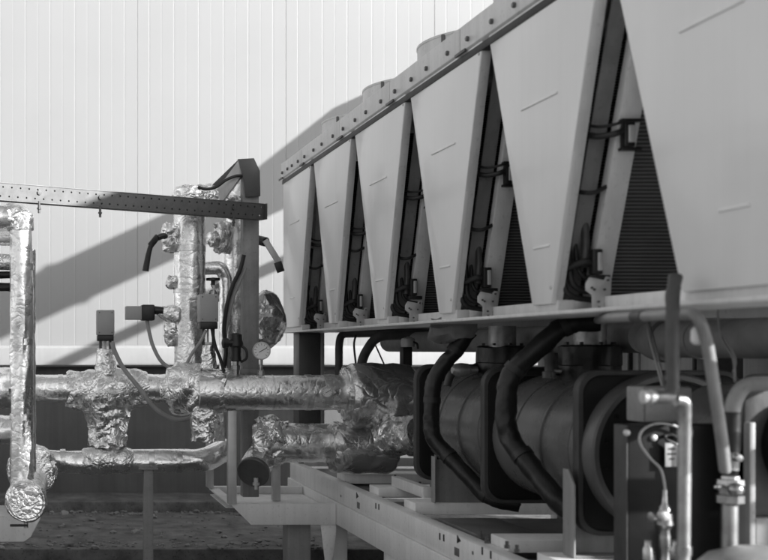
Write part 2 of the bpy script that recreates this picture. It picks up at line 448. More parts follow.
# coils, frames, hoses in every gap
def slab_between(a, b, x0, x1, t, bev=.002):
    """flat sheet along X between two (y,z) lines"""
    a = Vector((0, a[0], a[1])); b_ = Vector((0, b[0], b[1])); d = (b_ - a).normalized(); n = X_.cross(d).normalized()
    m = MB(); c = (a + b_) / 2
    m.obox(Vector(((x0 + x1) / 2, c.y, c.z + CZ)), (X_, d, n), ((x1 - x0) / 2, (b_ - a).length / 2, t / 2), bev)
    return m
for k in range(len(apex)):
    yt = apex[k]; bf, bn = bots[k]
    # the coil that slopes down and away under this apex (near side of the module)
    T = (yt + .05, 1.40); B = (bn + .06, .21)
    def on(z, dy=0): return lerp(B[0], T[0], (z - B[1]) / (T[1] - B[1])) + dy
    obj('coil', slab_between(T, B, XF + .235, XB - .1, .03), 'coil', ch)
    obj('coil_end_plate', slab_between((T[0] + .03, T[1]), (B[0] + .03, B[1]), XF + .085, XF + .15, .01), 'midgrey', ch)
    fr = obj('coil_frame', slab_between((on(1.36, -.02), 1.36), (B[0] - .02, B[1]), XF + .155, XF + .238, .05, .004), 'paint', ch)
    # far side coil of the next module (nearer to the camera)
    nf = bots[k + 1][0]
    obj('coil', slab_between((yt - .05, 1.40), (nf - .06, .21), XF + .12, XB - .1, .03), 'coil', ch)
    # inner dark lining panel deep inside
    # foot bracket with bolts
    y = bn - .085
    P = [V(XF + .125, y, .157), V(XF + .172, y, .157), V(XF + .174, y, .20), V(XF + .198, y, .215), V(XF + .202, y, .287), V(XF + .18, y, .29), V(XF + .172, y, .275), V(XF + .115, y, .287), V(XF + .10, y, .262), V(XF + .10, y, .235), V(XF + .125, y, .215)]
    gg = MB().prism(P, (0, .008, 0), .0015); br = obj('foot_bracket', gg, 'alu', ch)
    for xx, zz in ((.122, .245), (.132, .238), (.148, .19), (.172, .238), (.185, .275), (.150, .168)):
        gg = MB().lathe(V(XF + xx, y - .008, zz), Y_, [(0, 0), (0, .0045), (.008, .005)], 6); obj('bolt', gg, 'darkpaint', br)
    # hoses with clamps; every bay is plumbed a little differently
    jz = random.uniform(-.05, .05)
    for z, lo_ in ((.82 + jz, 0), (.60 - 1.5 * jz, 1)):
        yy = on(z, -.02)
        if lo_ == 0:
            h = catmull([V(XF + .05, yy + .05, z + .03), V(XF + .09, yy - .01, z + .005), V(XF + .13, yy - .06, z + .005), V(XF + .17, yy - .06, z + .02)], 6)
            gg = MB().tube(h, .012, 10); ho = obj('hose', gg, 'rubber', ch)
            gg = MB().tube([p + Z_ * .035 - Y_ * .01 for p in h], .006, 8); obj('hose', gg, 'rubber', ch)
            gg = MB().box(XF + .165, XF + .205, yy - .075, yy - .035, z - .045, z + .05, .004); cl = obj('valve_body', gg, 'black', ch)
            gg = MB().box(XF + .176, XF + .20, yy - .085, yy - .076, z - .03, z + .035, .003); obj('valve_plate', gg, 'alu', cl)
            gg = MB().box(XF + .155, XF + .23, yy - .074, yy - .040, z + .05, z + .062, .002); obj('clamp', gg, 'black', cl)
            gg = MB().box(XF + .155, XF + .23, yy - .074, yy - .040, z - .058, z - .046, .002); obj('clamp', gg, 'black', cl)
        else:
            h = catmull([V(XF + .05, yy + .03, z + .02), V(XF + .1, yy - .03, z + .005), V(XF + .16, yy - .025, z + .03)], 6)
            gg = MB().tube(h, .009, 8); obj('hose', gg, 'rubber', ch)
    z = .35 + jz * .4; yy = on(z, -.02)
    gg = MB().box(XF + .13, XF + .17, yy - .07, yy - .03, z - .05, z + .05, .005); cl = obj('valve_body', gg, 'black', ch)
    gg = MB().box(XF + .146, XF + .164, yy - .08, yy - .071, z - .036, z + .036, .003); obj('valve_plate', gg, 'alu', cl)
    gg = MB().box(XF + .12, XF + .20, yy - .07, yy - .03, z - .072, z - .052, .003); obj('clamp', gg, 'black', cl)
    gg = MB().tube(catmull([V(XF + .06, yy - .01, z - .02), V(XF + .1, yy - .05, z), V(XF + .13, yy - .05, z)], 5), .014, 10); obj('hose', gg, 'rubber', ch)
    # fat header loops low in the corner
    for dx, dz, r in ((.05, 0, .012), (.078, .03, .013), (.10, .075, .009)):
        dx += random.uniform(-.008, .008); top = random.uniform(.5, .75)
        h = fillet([V(XF + dx, yy + .07, top), V(XF + dx + random.uniform(-.01, .015), yy + .02, .40), V(XF + dx, yy + .0, .215 + dz), V(XF + dx + .12, yy + .01, .20 + dz)], .07)
        gg = MB().tube(h, r, 12); obj('header_pipe', gg, 'rubber', ch)
    gg = MB().tube(catmull([V(XF + .11, yy + .06, .8), V(XF + .13, yy, .5), V(XF + .12, yy - .02, .33)], 6), .016, 10); obj('hose', gg, 'darkpipe', ch)
# end wall of the bank towards the building
gg = MB().box(XF + .03, XB - .03, 9.60, 9.625, .16, 1.42, .003); obj('end_panel', gg, 'panel', ch)
# bottom rail
gg = MB().box(XF + .175, XF + .30, 2.99, 9.6, .158, .212, .004); obj('base_rail', gg, 'paint', ch)
gg = MB().box(XF - .008, XF + .30, 2.99, 9.62, .140, .155, .003); obj('rail_lip', gg, 'paint', ch)
gg = MB().box(XB - .2, XB, 2.99, 9.6, .14, .212, .004); obj('base_rail', gg, 'paint', ch)
for y in (9.5, 7.4, 5.2, 3.2):
    gg = MB().box(XF + .31, XB - .21, y - .04, y + .04, .144, .21, .004); obj('cross_rail', gg, 'paint', ch)
for k, (f, n) in enumerate(bots):
    gg = MB().box(XF + .02, XF + .084, n - .02, f + .02, .156, .20, .003); obj('panel_shoe', gg, 'paint', ch)
# far side: plain closed panels
for k in range(len(ends) - 1):
    bf, bn = bots[k]
    P = [V(XB, ends[k] - .01, ZT), V(XB, ends[k + 1] + .01, ZT), V(XB, bn, ZB), V(XB, bf, ZB)]
    gg = MB().prism(P, (-.02, 0, 0), .003); obj('side_panel', gg, 'panel', ch)
# legs of the condenser down to the base frame
for xx in (2.10, 4.1):
    for y0 in (9.22, 6.95, 3.0) if xx > 3 else (9.22, ):
        gg = MB().box(xx, xx + .17, y0, y0 + .2, -.906, .138, .005); o = obj('leg', gg, 'darkpaint', ch)
gg = MB().box(2.275, 2.30, 9.2, 9.45, -.906, .138, .003); obj('leg_plate', gg, 'midgrey', ch)
# suction header under the rail
gg = MB().tube([V(2.75, 2.6, .045), V(2.75, 4.75, .045), V(2.75, 5.0, .045)], .078, 32)
hd = obj('header_pipe', gg, 'lag', ch)
gg = MB().lathe(V(2.75, 5.0, .045), Y_, [(0, .095), (.03, .1), (.05, .1), (.12, .085), (.2, .05), (.22, 0)], 32); obj('end_cap', gg, 'lag', hd)
for y in (4.75, 4.1, 3.5):
    gg = MB().tube([V(2.75, y, .045), V(2.75, y + .025, .045)], .083, 32); obj('band', gg, 'greypipe', hd)
gg = MB().tube([V(2.85, 5.4, .06), V(2.85, 9.3, .06)], .075, 28); obj('header_pipe', gg, 'lag', ch)

# ------------------------------------------------------------------ base frame
fr = thing('base_frame', 'pale steel base frame with punched side rail under the barrels', 'frame', V(3.1, 6, -1.04))
g = MB()
g.box(XF, XF + .008, 2.2, 9.36, -1.04, -.912, .002)
g.box(XF + .0085, XF + .075, 2.2, 9.36, -.919, -.911, .002)
g.box(XF + .0085, XF + .075, 2.2, 9.36, -1.04, -1.032, .002)
sr = obj('side_rail', g, 'lowpaint', fr)
g = MB().box(XB - .08, XB, 2.2, 9.36, -1.04, -.912, .004); obj('side_rail', g, 'lowpaint', fr)
def rail_xyz(px, py):      # a point on the rail face
    D = F * XF / (px - 37); return D, (350 - py) * D / F
def slot(px, py, w, h, m='black', nm='slot', tilt=0):
    D, z = rail_xyz(px, py)
    g = MB()
    g.obox(V(XF - .001, D, z), (X_, (Y_ + Z_ * tilt).normalized(), (Z_ - Y_ * tilt).normalized()), (.002, w / 2, h / 2), .001)
    obj(nm, g, m, sr)
for px_, py_ in ((358.5, 505.5), (457, 552)): slot(px_, py_, .055 if px_ < 400 else .06, .04, 'tray', 'punched_opening')
for px_, py_ in ((376, 506), (379, 507), (440, 536.5), (444, 538), (482.5, 551), (491, 555)): slot(px_, py_, .014, .035)
for px_, py_ in ((473, 553), (341, 496)): slot(px_, py_, .016, .016, 'tray', 'bolt_hole')
for px_, py_ in ((357.5, 495.5), (459, 539.5)):
    D, z = rail_xyz(px_, py_)
    g = MB().prism([V(XF - .0025, D + .022, z + .018), V(XF - .0025, D - .026, z - .004), V(XF - .0025, D + .022, z - .022)], (.003, 0, 0), 0)
    obj('arrow_mark', g, 'black', sr)
for y, h, mm in ((9.2, .06, 'lowpaint'), (8.0, .06, 'lowpaint'), (7.2, .05, 'lowpaint'), (6.5, .06, 'lowpaint'), (5.22, .05, 'lowpaint'), (4.72, .09, 'lowpaint'), (4.2, .06, 'lowpaint'), (3.4, .06, 'lowpaint')):
    g = MB().box(XF + .078, XB - .085, y, y + .20, -.872 - h, -.865, .004); obj('cross_member', g, mm, fr)
for y0, y1 in ((6.75, 7.15), (5.45, 6.45), (4.95, 5.19), (4.43, 4.69), (3.65, 4.17), (7.43, 9.15)):
    g = MB().box(XF + .078, XB - .085, y0, y1, -.955, -.945, .002); obj('floor_tray', g, 'tray', fr)
g = MB().box(XF + .1, XF + .42, 5.66, 6.2, -.944, -.905, .006); obj('tray_cover', g, 'tray', fr)
g = MB().box(2.25, 2.30, 6.7, 7.3, -.864, -.80, .003); obj('angle_bracket', g, 'paint', fr)
for px_, py_, D in ((480, 535, 5.05), (487, 541, 4.95), (507, 546, 4.8), (517, 550, 4.75), (395, 478, 7.4), (420, 485, 7.0)):
    g = MB().lathe(at(px_, py_, D) - Z_ * .01, Z_, [(0, .012), (.012, .012), (.014, .008), (.03, .008), (.031, 0)], 8); obj('bolt', g, 'darkpaint', fr)
# lower support frame with its outrigger shelf
sf = thing('steel_stand', 'white steel support frame with mitred outrigger shelf on legs', 'frame', V(2.1, 8.2, GZ))
g = MB().box(XF - .012, XF + .09, 2.2, 9.4, -1.195, -1.043, .004); obj('long_beam', g, 'lowpaint', sf)
g = MB().box(XB - .09, XB + .01, 2.2, 9.4, -1.195, -1.043, .004); obj('long_beam', g, 'lowpaint', sf)
def shelf_beam(D, xl, nm='shelf_beam'):
    zt, zb = -1.054, -1.197
    P = [V(xl, D, zt), V(XF - .015, D, zt), V(XF - .015, D, zb), V(xl + .145, D, zb)]
    g = MB().prism(P, (0, .008, 0), .002)
    P2 = [V(xl + .002, D + .009, zt), V(XF - .015, D + .009, zt), V(XF - .015, D + .009, zt - .008), V(xl + .01, D + .009, zt - .008)]
    g.prism(P2, (0, .06, 0), .001)
    return obj(nm, g, 'lowpaint', sf)
shelf_beam(7.87, 1.32); shelf_beam(8.85, 1.31)
g = MB().box(1.33, XF - .02, 8.1, 8.83, -1.115, -1.107, .002); obj('shelf_plate', g, 'lowpaint', sf)
g = MB().box(1.325, 1.40, 7.95, 8.84, -1.075, -1.065, .001); obj('shelf_edge', g, 'lowpaint', sf)
g = MB().box(1.74, 1.90, 7.98, 8.14, GZ, -1.199, .004); obj('leg', g, 'midgrey', sf)
P = [V(XF - .115, 7.88, -1.20), V(XF - .01, 7.88, -1.20), V(XF - .01, 7.88, -1.25), V(XF - .05, 7.88, -1.55), V(XF - .075, 7.88, -1.55)]
g = MB().prism(P, (0, .008, 0), .001); obj('gusset', g, 'lowpaint', sf)
g = MB().box(XF - .0, XF + .1, 8.0, 8.15, GZ, -1.197, .004); obj('leg', g, 'lowpaint', sf)
g = MB().box(XF + .02, XF + .13, 6.75, 6.9, GZ, -1.197, .004); obj('leg', g, 'lowpaint', sf)
P = [V(XF + .0, 6.7, -1.2), V(XF + .0, 6.5, -1.2), V(XF + .0, 6.70, -1.42)]
g = MB().prism(P, (.008, 0, 0), .001); obj('gusset', g, 'lowpaint', sf)
for y in (9.2, 4.5, 3.0):
    g = MB().box(XB - .1, XB, y, y + .12, GZ, -1.197, .004); obj('leg', g, 'lowpaint', sf)

# ------------------------------------------------------------------ evaporator barrels between tube plates
ev = thing('evaporator_barrel', 'dark insulated horizontal barrel held between rounded black square plates', 'vessel', V(2.6, 5.8, -.86))
CX, CZZ, BR = 2.60, -.43, .305
def rsq(y, half, rad, th, grow=0, cz=-.43, cx=2.60):
    P = []
    for sx, sz, a0 in ((1, 1, 0), (-1, 1, 90), (-1, -1, 180), (1, -1, 270)):
        for k in range(7):
            a = math.radians(a0 + 15 * k)
            P.append(V(cx + sx * (half - rad) + rad * math.cos(a), y, cz + sz * (half - rad) + rad * math.sin(a)))
    return MB().prism(P, (0, th, 0), .006)
for D in (4.79, 5.80, 6.84):
    p = obj('tube_plate', rsq(D, .345, .09, .055), 'edge', ev)
    obj('plate_face', rsq(D - .006, .325, .08, .005), 'sheet', p)
def shell(y0, y1):
    g = MB(); L = y1 - y0; pr = []
    n = 24
    for k in range(n + 1):
        t = k / n; pr.append((L * t, BR + .004 * math.sin(t * 9) ))
    g.lathe(V(CX, y0, CZZ), Y_, pr, 64)
    return obj('shell', g, 'shell', ev)
for y0, y1 in ((4.846, 5.792), (5.857, 6.832), (6.897, 6.98)):
    s_ = shell(y0, y1)
    for t in (.12, .42, .72):
        yy = y0 + (y1 - y0) * t
        g = MB().lathe(V(CX, yy, CZZ), Y_, [(0, BR + .001), (.002, BR + .0065), (.012, BR + .0065), (.014, BR + .001)], 64); obj('seam_band', g, 'shell', s_)
# end cover on the nearest plate
g = MB().lathe(V(2.60, 4.70, -.425), Y_, [(.012, .300), (0, .303), (0, .322), (.008, .33), (.04, .335), (.084, .335)], 72); ec = obj('end_flange', g, 'flangegrey', ev)
g = MB().lathe(V(2.60, 4.708, -.425), Y_, [(-.004, 0), (-.004, .12), (-.002, .29), (.003, .2985)], 64); obj('cover_disc', g, 'sheet', ec)
for k in range(16):
    a = 2 * PI * (k + .5) / 16
    g = MB().lathe(V(2.60 + .275 * math.cos(a), 4.697, -.425 + .275 * math.sin(a)), Y_, [(0, 0), (0, .009), (.008, .01)], 6); obj('bolt', g, 'sheet', ec)
# feet
for D, xl, zb in ((4.79, 2.222, -.862), (6.84, 2.36, -.862)):
    g = MB().box(xl + .009, 2.98, D + .06, D + .07, zb, -.56, .002)
    P = [V(xl, D - .03, zb), V(xl, D + .07, zb), V(xl, D + .07, -.5), V(xl, D + .02, -.5), V(xl, D - .03, -.56)]
    g.prism(P, (.008, 0, 0), .001)
    g.box(xl + .009, 2.98, D - .03, D + .058, zb, zb + .008, .001)
    obj('saddle_foot', g, 'midgrey', ev)
g = MB().box(2.24, 2.96, 6.50, 6.51, -.862, -.62, .002)
g.box(2.235, 2.2395, 6.46, 6.52, -.862, -.60, .001)
obj('saddle_foot', g, 'midgrey', ev)
# top nozzles
for y, hx in ((5.47, 2.63), (6.50, 2.63)):
    g = MB().lathe(V(hx, y, -.16), Z_, [(0, .132), (.03, .137), (.085, .135), (.09, .139), (.175, .138), (.183, .125), (.183, .07)], 40).crumple(.005, 9, y); n_ = obj('nozzle_collar', g, 'foam', ev)
    g = MB().tube([V(hx, y, .0), V(hx, y, .135)], .073, 32); obj('nozzle_pipe', g, 'galv', n_)
    for k in range(8):
        a = 2 * PI * k / 8
        g = MB().lathe(V(hx + .108 * math.cos(a), y + .108 * math.sin(a), .026), Z_, [(0, .009), (.012, .009), (.013, 0)], 6); obj('bolt', g, 'black', n_)

# black insulated suction pipes
def suction(label, P, r, fill=.075):
    pa = fillet(P, fill, 10)
    g = MB().tube(pa, r, 24, step=.03)
    g.crumple(.004, 14, r * 100)
    o = obj('suction_pipe', g, 'foam', None, label, 'pipe', 'black insulated suction pipes')
    L = resample(pa, .01)
    for t in (.1, .32, .6, .86):
        i = int(t * (len(L) - 2))
        g = MB().tube([L[i], L[i] + (L[i + 1] - L[i]).normalized() * .03], r + .004, 24)
        obj('tape_wrap', g, 'rubber', o)
    return o
s1 = suction('black insulated bent pipe hugging the nearer half of the dark barrel',
             [at(600, 321, 5.15), at(567, 322, 5.2), at(507, 376, 5.28), at(505.5, 434, 5.28), at(563, 508, 5.0), V(2.5, 4.95, -.80)], .046)
s2 = suction('black insulated bent pipe in front of the farther half of the dark barrel',
             [at(470, 331, 6.25), at(454, 352, 6.27), at(433, 378, 6.3), at(430.5, 437, 6.3), at(489, 499, 6.0), V(2.5, 5.95, -.80)], .042)
g = MB().tube(catmull([at(472, 326, 6.25), at(456, 328, 6.25), at(441, 331, 6.28), at(430, 330, 6.3)], 6), lambda t: .06 + .012 * math.sin(t * PI), 24, step=.02).crumple(.012, 12, 3)
obj('lagging_bundle', g, 'lag', None, 'ragged grey insulation bundle under the rail above the farther bent pipe', 'insulation')

# ------------------------------------------------------------------ pipework at the near right
br = thing('valve_bracket', 'black sheet steel bracket box in front of the barrel end', 'bracket', V(2.3, 4.15, -.86))
g = MB().box(2.113, 2.47, 4.11, 4.205, -1.0, -.268, .004); obj('bracket_plate', g, 'sheet', br)
g = MB().box(2.108, 2.1125, 4.112, 4.203, -1.0, -.27, .001); obj('bracket_flange', g, 'edge', br)
for px_, py_ in ((624, 433), (651, 438)):
    g = MB().lathe(at(px_ + 4, py_, 4.098), Y_, [(0, 0), (.001, .006), (.004, .011), (.012, .012)], 16); obj('bolt_head', g, 'alu', br)
jb = thing('junction_box', 'small grey junction box above the black bracket', 'box', V(2.31, 4.28, -.266))
g = MB().box(2.222, 2.40, 4.215, 4.34, -.266, -.135, .008); obj('housing', g, 'midgrey', jb)
g = MB().box(2.228, 2.394, 4.205, 4.214, -.262, -.14, .004); obj('cover', g, 'greypipe', jb)
tg = thing('hang_tag', 'small pale paper tag hanging on the black bracket', 'tag', at(671, 467, 4.08))
g = MB().obox(at(671.5, 455, 4.085), (X_, Y_, Z_), (.023, .0015, .042), .001); obj('card', g, 'grey', tg)
for k, w_ in ((0, .012), (1, .015), (2, .009)):
    g = MB().obox(at(672, 449 + 5 * k, 4.0825), (X_, Y_, (Z_ + X_ * .3).normalized()), (w_, .0005, .003), 0); obj('print_line', g, 'black', tg)
g = MB().tube(catmull([at(676, 444, 4.085), at(667, 440, 4.09), at(665, 436, 4.1), at(672, 435, 4.1), at(677, 438, 4.1)], 5), .006, 8); obj('clip', g, 'black', tg)
g = MB().tube(catmull([at(682, 430, 4.09), at(672, 425, 4.085), at(655, 424, 4.07), at(642, 431, 4.05), at(640, 443, 4.04), at(650, 458, 4.02), at(661, 470, 4.0), at(665, 488, 3.99), at(665.5, 500, 3.98)], 8), .0045, 8)
obj('capillary_tube', g, 'cable', None, 'thin pale capillary tube looping down to the brass service valve', 'tube')
sv = thing('service_valve', 'brass service valve below the looping capillary tube', 'valve', at(664, 557, 3.98))
c = at(665, 490, 3.98)
g = MB().lathe(c, -Z_, [(0, .007), (.02, .008), (.05, .011), (.06, .018), (.075, .02), (.08, .026), (.12, .028), (.13, .02), (.14, .016), (.16, .019), (.2, .019), (.21, .016), (.26, .016), (.27, .021), (.3, .021)], 20); obj('valve_body', g, 'brass', sv)
g = MB().lathe(at(665, 517, 3.97) - X_ * .02, -X_ * 1 - Y_ * .2, [(0, .012), (.02, .012), (.022, .017), (.034, .017), (.036, 0)], 14); obj('side_cap', g, 'brass', sv)
g = MB().lathe(at(662, 515, 3.95), -Y_, [(0, .018), (.02, .018), (.025, .012), (.027, 0)], 12); obj('packing_nut', g, 'alu', sv)
for px_, py_ in ((652, 553), (676, 540), (648, 540)):
    g = MB().lathe(at(px_, py_, 4.0), -Z_, [(0, 0), (0, .012), (.02, .012), (.03, .018), (.07, .018)], 8); obj('hex_fitting', g, 'brass', sv)
# bent dark riser with the stub, copper down pipe
ri = thing('riser_pipe', 'dark lagged riser pipe dropping from under the panels to a short stub', 'pipe', at(673, 395, 3.55))
g = MB().tube(fillet([at(675.5, 277, 3.58), at(672.5, 292, 3.55), at(672.5, 397, 3.55), at(655, 397, 3.55)], .05, 8), .0198, 20, step=.03).crumple(.002, 20, 2); obj('pipe', g, 'darkpipe', ri)
g = MB().lathe(at(656, 397, 3.55), -X_, [(0, .018), (.012, .018), (.013, .021), (.02, .021), (.021, .017), (.032, .017), (.033, .021), (.042, .021), (.044, 0)], 18); obj('stub_fitting', g, 'alu', ri)
cp = thing('copper_drop_pipe', 'straight bare metal pipe standing in front of the black bracket', 'pipe', at(684, 560, 3.56))
g = MB().tube(fillet([at(676, 400, 3.55), at(684.5, 401, 3.55), at(685, 420, 3.56), at(683.5, 558, 3.56), at(683, 590, 3.56)], .03, 5), .0195, 20); obj('pipe', g, 'copper', cp)
g = MB().tube([at(684.8, 430, 3.56), at(684.7, 436, 3.56)], .0215, 20); obj('coupling', g, 'copper', cp)
g = MB().tube([at(683.6, 546, 3.56), at(683.5, 555, 3.56)], .0235, 20); obj('coupling', g, 'brass', cp)
lp = thing('slanting_pipe', 'grey pipe running under the rail then slanting down to the ball valve', 'pipe', at(722, 445, 4.1))
g = MB().tube(fillet([at(598, 320, 5.1), at(609, 318, 4.12), at(640, 316.5, 3.88), at(697, 313, 3.56), at(707, 340, 3.56), at(722, 440, 3.62), at(725, 470, 3.7)], .05, 8), .0178, 20); obj('pipe', g, 'greypipe', lp)
g = MB().tube([at(634, 316.9, 3.915), at(644, 316.3, 3.855)], .0205, 20); obj('coupling', g, 'darkpipe', lp)
bv = thing('ball_valve', 'brass ball valve fitting on the pipe at the right edge of the black bracket', 'valve', at(730, 557, 3.9))
g = MB().tube(fillet([at(785, 383, 3.8), at(744, 384, 3.88), at(733, 402, 3.9), at(730.5, 470, 3.9)], .12, 10), .0255, 24); obj('elbow_pipe', g, 'greypipe', bv)
g = MB().tube([at(731.8, 412, 3.9), at(731, 452, 3.9)], .029, 24); obj('lagging', g, 'foam', bv)
g = MB().lathe(at(730, 476, 3.9), -Z_, [(0, .028), (.01, .03), (.012, .042), (.03, .044), (.034, .038), (.06, .036), (.065, .044), (.09, .044), (.095, .03), (.1, .028)], 8); obj('valve_body', g, 'brass', bv)
g = MB().ball(at(736, 490, 3.84), .024); obj('valve_ball', g, 'brass', bv)
g = MB().lathe(at(720, 487, 3.88), -X_, [(0, .01), (.012, .01), (.013, .006), (.02, .006), (.021, 0)], 10); obj('side_port', g, 'brass', bv)
g = MB().lathe(at(736, 458, 3.86), -Y_, [(0, .014), (.02, .012), (.022, 0)], 14); obj('test_cap', g, 'brass', bv)
g = MB().tube([at(729.7, 500, 3.9), at(729, 590, 3.9)], .0265, 24); obj('down_pipe', g, 'copper', bv)
# compressor end at far right
cm = thing('compressor', 'dark compressor end with round cover cut by the right edge', 'compressor', V(2.75, 3.9, -.86))
obj('end_plate', rsq(3.99, .245, .05, .04, 0, -.33, 2.70), 'edge', cm)
g = MB().lathe(V(2.70, 3.93, -.33), Y_, [(0, 0), (-.004, .1), (0, .17), (.012, .19), (.055, .19)], 48); cd = obj('cover_disc', g, 'sheet', cm)
g = MB().lathe(V(2.70, 4.035, -.33), Y_, [(0, .2), (.5, .2), (.55, .15)], 48); obj('shell', g, 'shell', cm)
g = MB().box(2.455, 2.475, 3.96, 4.05, -.86, -.25, .003); obj('support_plate', g, 'midgrey', cm)
g = MB().box(2.476, 3.0, 3.96, 4.0, -.86, -.58, .003); obj('support_plate', g, 'midgrey', cm)
for k in range(10):
    a = 2 * PI * k / 10
    g = MB().lathe(V(2.70 + .18 * math.cos(a), 3.925, -.33 + .18 * math.sin(a)), Y_, [(0, 0), (0, .009), (.01, .01)], 6); obj('bolt', g, 'alu', cd)
dm = thing('oil_separator', 'grey domed vessel top at the bottom right corner', 'vessel', V(2.3, 3.6, -1.0))
g = MB().lathe(V(2.24, 3.55, -1.0), Z_, [(0, .20), (.26, .20), (.32, .19), (.36, .15), (.385, .08), (.39, 0)], 48); obj('dome', g, 'greypipe', dm)
g = MB().lathe(V(2.24, 3.55, -.86), Z_, [(0, .215), (.03, .215), (.031, .2)], 48); obj('rim', g, 'darkpaint', dm)
# thin tubes and the white connector
g = MB().tube(catmull([at(646, 316, 4.6), at(650, 340, 4.5), at(657, 365, 4.4), at(664, 391, 4.3)], 6), .0055, 8)
obj('sensor_wire', g, 'cable', None, 'pale sensor wire hanging from the grey header to the junction box', 'wire', 'thin wires under the header')
g = MB().tube(catmull([at(648, 316, 4.6), at(654, 340, 4.48), at(660, 365, 4.38), at(666, 391, 4.3)], 6), .0035, 8)
obj('sensor_wire', g, 'copper', None, 'darker sensor wire twinned beside the pale one above the junction box', 'wire', 'thin wires under the header')
g = MB().tube(catmull([at(717, 312, 4.5), at(722, 338, 4.4), at(733, 358, 4.2), at(735, 382, 4.1)], 6), .0045, 8)
obj('sensor_wire', g, 'cable', None, 'thin wire hanging right of the slanting pipe down to the elbow', 'wire', 'thin wires under the header')
g = MB().tube(catmull([at(719, 297, 4.5), at(718.5, 325, 4.4), at(732, 350, 4.2), at(736, 362, 4.15), at(733, 372, 4.1)], 6), .003, 8)
obj('sensor_wire', g, 'cable', None, 'finest wire dropping from the rail lip beside the slanting pipe', 'wire', 'thin wires under the header')
g = MB().lathe(at(698, 327, 3.60), -Z_, [(0, .012), (.01, .02), (.045, .021), (.055, .012), (.056, 0)], 14)
obj('wire_connector', g, 'white', None, 'white plastic connector beside the bend of the slanting pipe', 'connector')

# ------------------------------------------------------------------ foil clad pipework
def foil_tube(P, r, fill=0, step=.025, segs=40, amp=.005, scale=9, seed=1., mname='foil', fine=.3, st=(1, 1, 1)):
    pa = fillet(P, fill, 10) if fill else [Vector(p) for p in P]
    return MB().tube(pa, r, segs, step=step).crumple(amp * .55, scale, seed, fine, 0, st)
def band(o, a, d, r, w=.05, m='tape'):
    g = MB().tube([Vector(a), Vector(a) + Vector(d).normalized() * w], r, 32, step=.02).crumple(.002, 22, r * 77)
    return obj('tape_band', g, m, o)
def wrap(P, rr, fill=.05, amp=.014, scale=11, seed=2., segs=56, step=.015, fine=.3, st=(1, 1, 1)):
    pa = fillet(P, fill, 8) if len(P) > 2 else [Vector(p) for p in P]
    return MB().tube(pa, rr, segs, step=step).crumple(amp * .95, scale * .75, seed, fine, 0, st)
def ends_round(r, e=.12, k=.72):
    def f(t):
        q = min(t, 1 - t) / e
        return r * (k + (1 - k) * math.sqrt(max(0, 1 - (1 - min(1, q)) ** 2)))
    return f

# main horizontal pipe with jacket
hp = thing('main_foil_pipe', 'thick foil clad pipe running level to a wrapped elbow by the chiller', 'pipe', at(280, 412, 7.9))
PD = 7.9
obj('straight_run', foil_tube([at(198, 392.5, PD), at(349, 392.5, PD)], .120, seed=3, amp=.0045, scale=8), 'foil', hp)
obj('elbow_wrap', wrap([at(180, 388, 8.15), at(192, 389, 8.05), at(232, 392, PD)], lambda t: .185 - .04 * t + .008 * math.sin(t * 20), .05, .016, 11, 4), 'foilwrap', hp)
obj('drop_wrap', wrap([at(206, 395, 8.0), at(208, 441, 8.0)], lambda t: .125 - .012 * t, .02, .012, 10, 6), 'foilwrap', hp)
obj('end_flange', wrap([at(343, 393, PD), at(351, 393, PD)], .185, .02, .014, 14, 8, step=.01), 'foilwrap', hp)
band(hp, at(305, 392.5, PD), X_, .1235, .04)
for q, w_ in ((240, .10), (271, .012), (322, .05)): band(hp, at(q, 392.5, PD), X_, .1222, w_, 'foil' if w_ > .06 else 'tape')

jk = thing('lagging_jacket', 'larger shiny foil jacket lashed around the end of the thick level pipe', 'jacket', at(378, 430, 7.85), 'foil jackets on pipe ends')
obj('jacket', wrap([at(347, 396, 7.85), at(411, 397, 7.85)], ends_round(.226, .10, .88), .02, .008, 8, 9, step=.018), 'plasticwrap', jk)
hp2 = thing('return_foil_pipe', 'shorter foil clad pipe tucked below the thick level pipe', 'pipe', at(300, 465, 8.1))
obj('straight_run', foil_tube([at(268, 443, 8.1), at(336, 443, 8.1)], .138, seed=13, amp=.006), 'foil', hp2)
obj('flange_wrap', wrap([at(254, 440, 8.15), at(272, 441, 8.12), at(286, 442, 8.1)], lambda t: .145 + .035 * math.sin(t * PI), .02, .018, 12, 14), 'foilwrap', hp2)
jk2 = thing('lagging_jacket', 'smaller shiny foil jacket on the lower pipe end resting over the rail', 'jacket', at(360, 474, 7.95), 'foil jackets on pipe ends')
obj('jacket', wrap([at(330, 447, 7.95), at(393, 447, 7.95)], ends_round(.182, .11, .86), .02, .008, 8, 19, step=.018), 'plasticwrap', jk2)
g = wrap([at(388, 436, 7.75), at(410, 436, 7.5), at(425, 433, 7.3)], .125, .05, .016, 11, 21)
obj('nozzle_wrap', g, 'foilwrap', None, 'crumpled foil lump between the jackets and the black plate', 'wrapping')
# strainer: dark capped branch under the lower pipe
st = thing('strainer', 'dark round strainer end hanging under the lower foil pipe', 'strainer', at(258, 484, 8.05))
a_ = at(264, 450, 8.2); b_ = at(254, 471, 7.95)
g = MB().tube([a_, b_], .105, 36, step=.02).crumple(.006, 9, 5); obj('branch', g, 'plasticwrap', st)
g = MB().lathe(b_, (b_ - a_), [(0, .112), (.025, .112), (.03, .106), (.034, 0)], 36); obj('cover', g, 'flangegrey', st)
g = MB().lathe(at(256, 478, 7.9), -Z_, [(0, .016), (.03, .016), (.032, .024), (.05, .024), (.052, .012), (.08, .012)], 10); obj('drain_plug', g, 'alu', st)

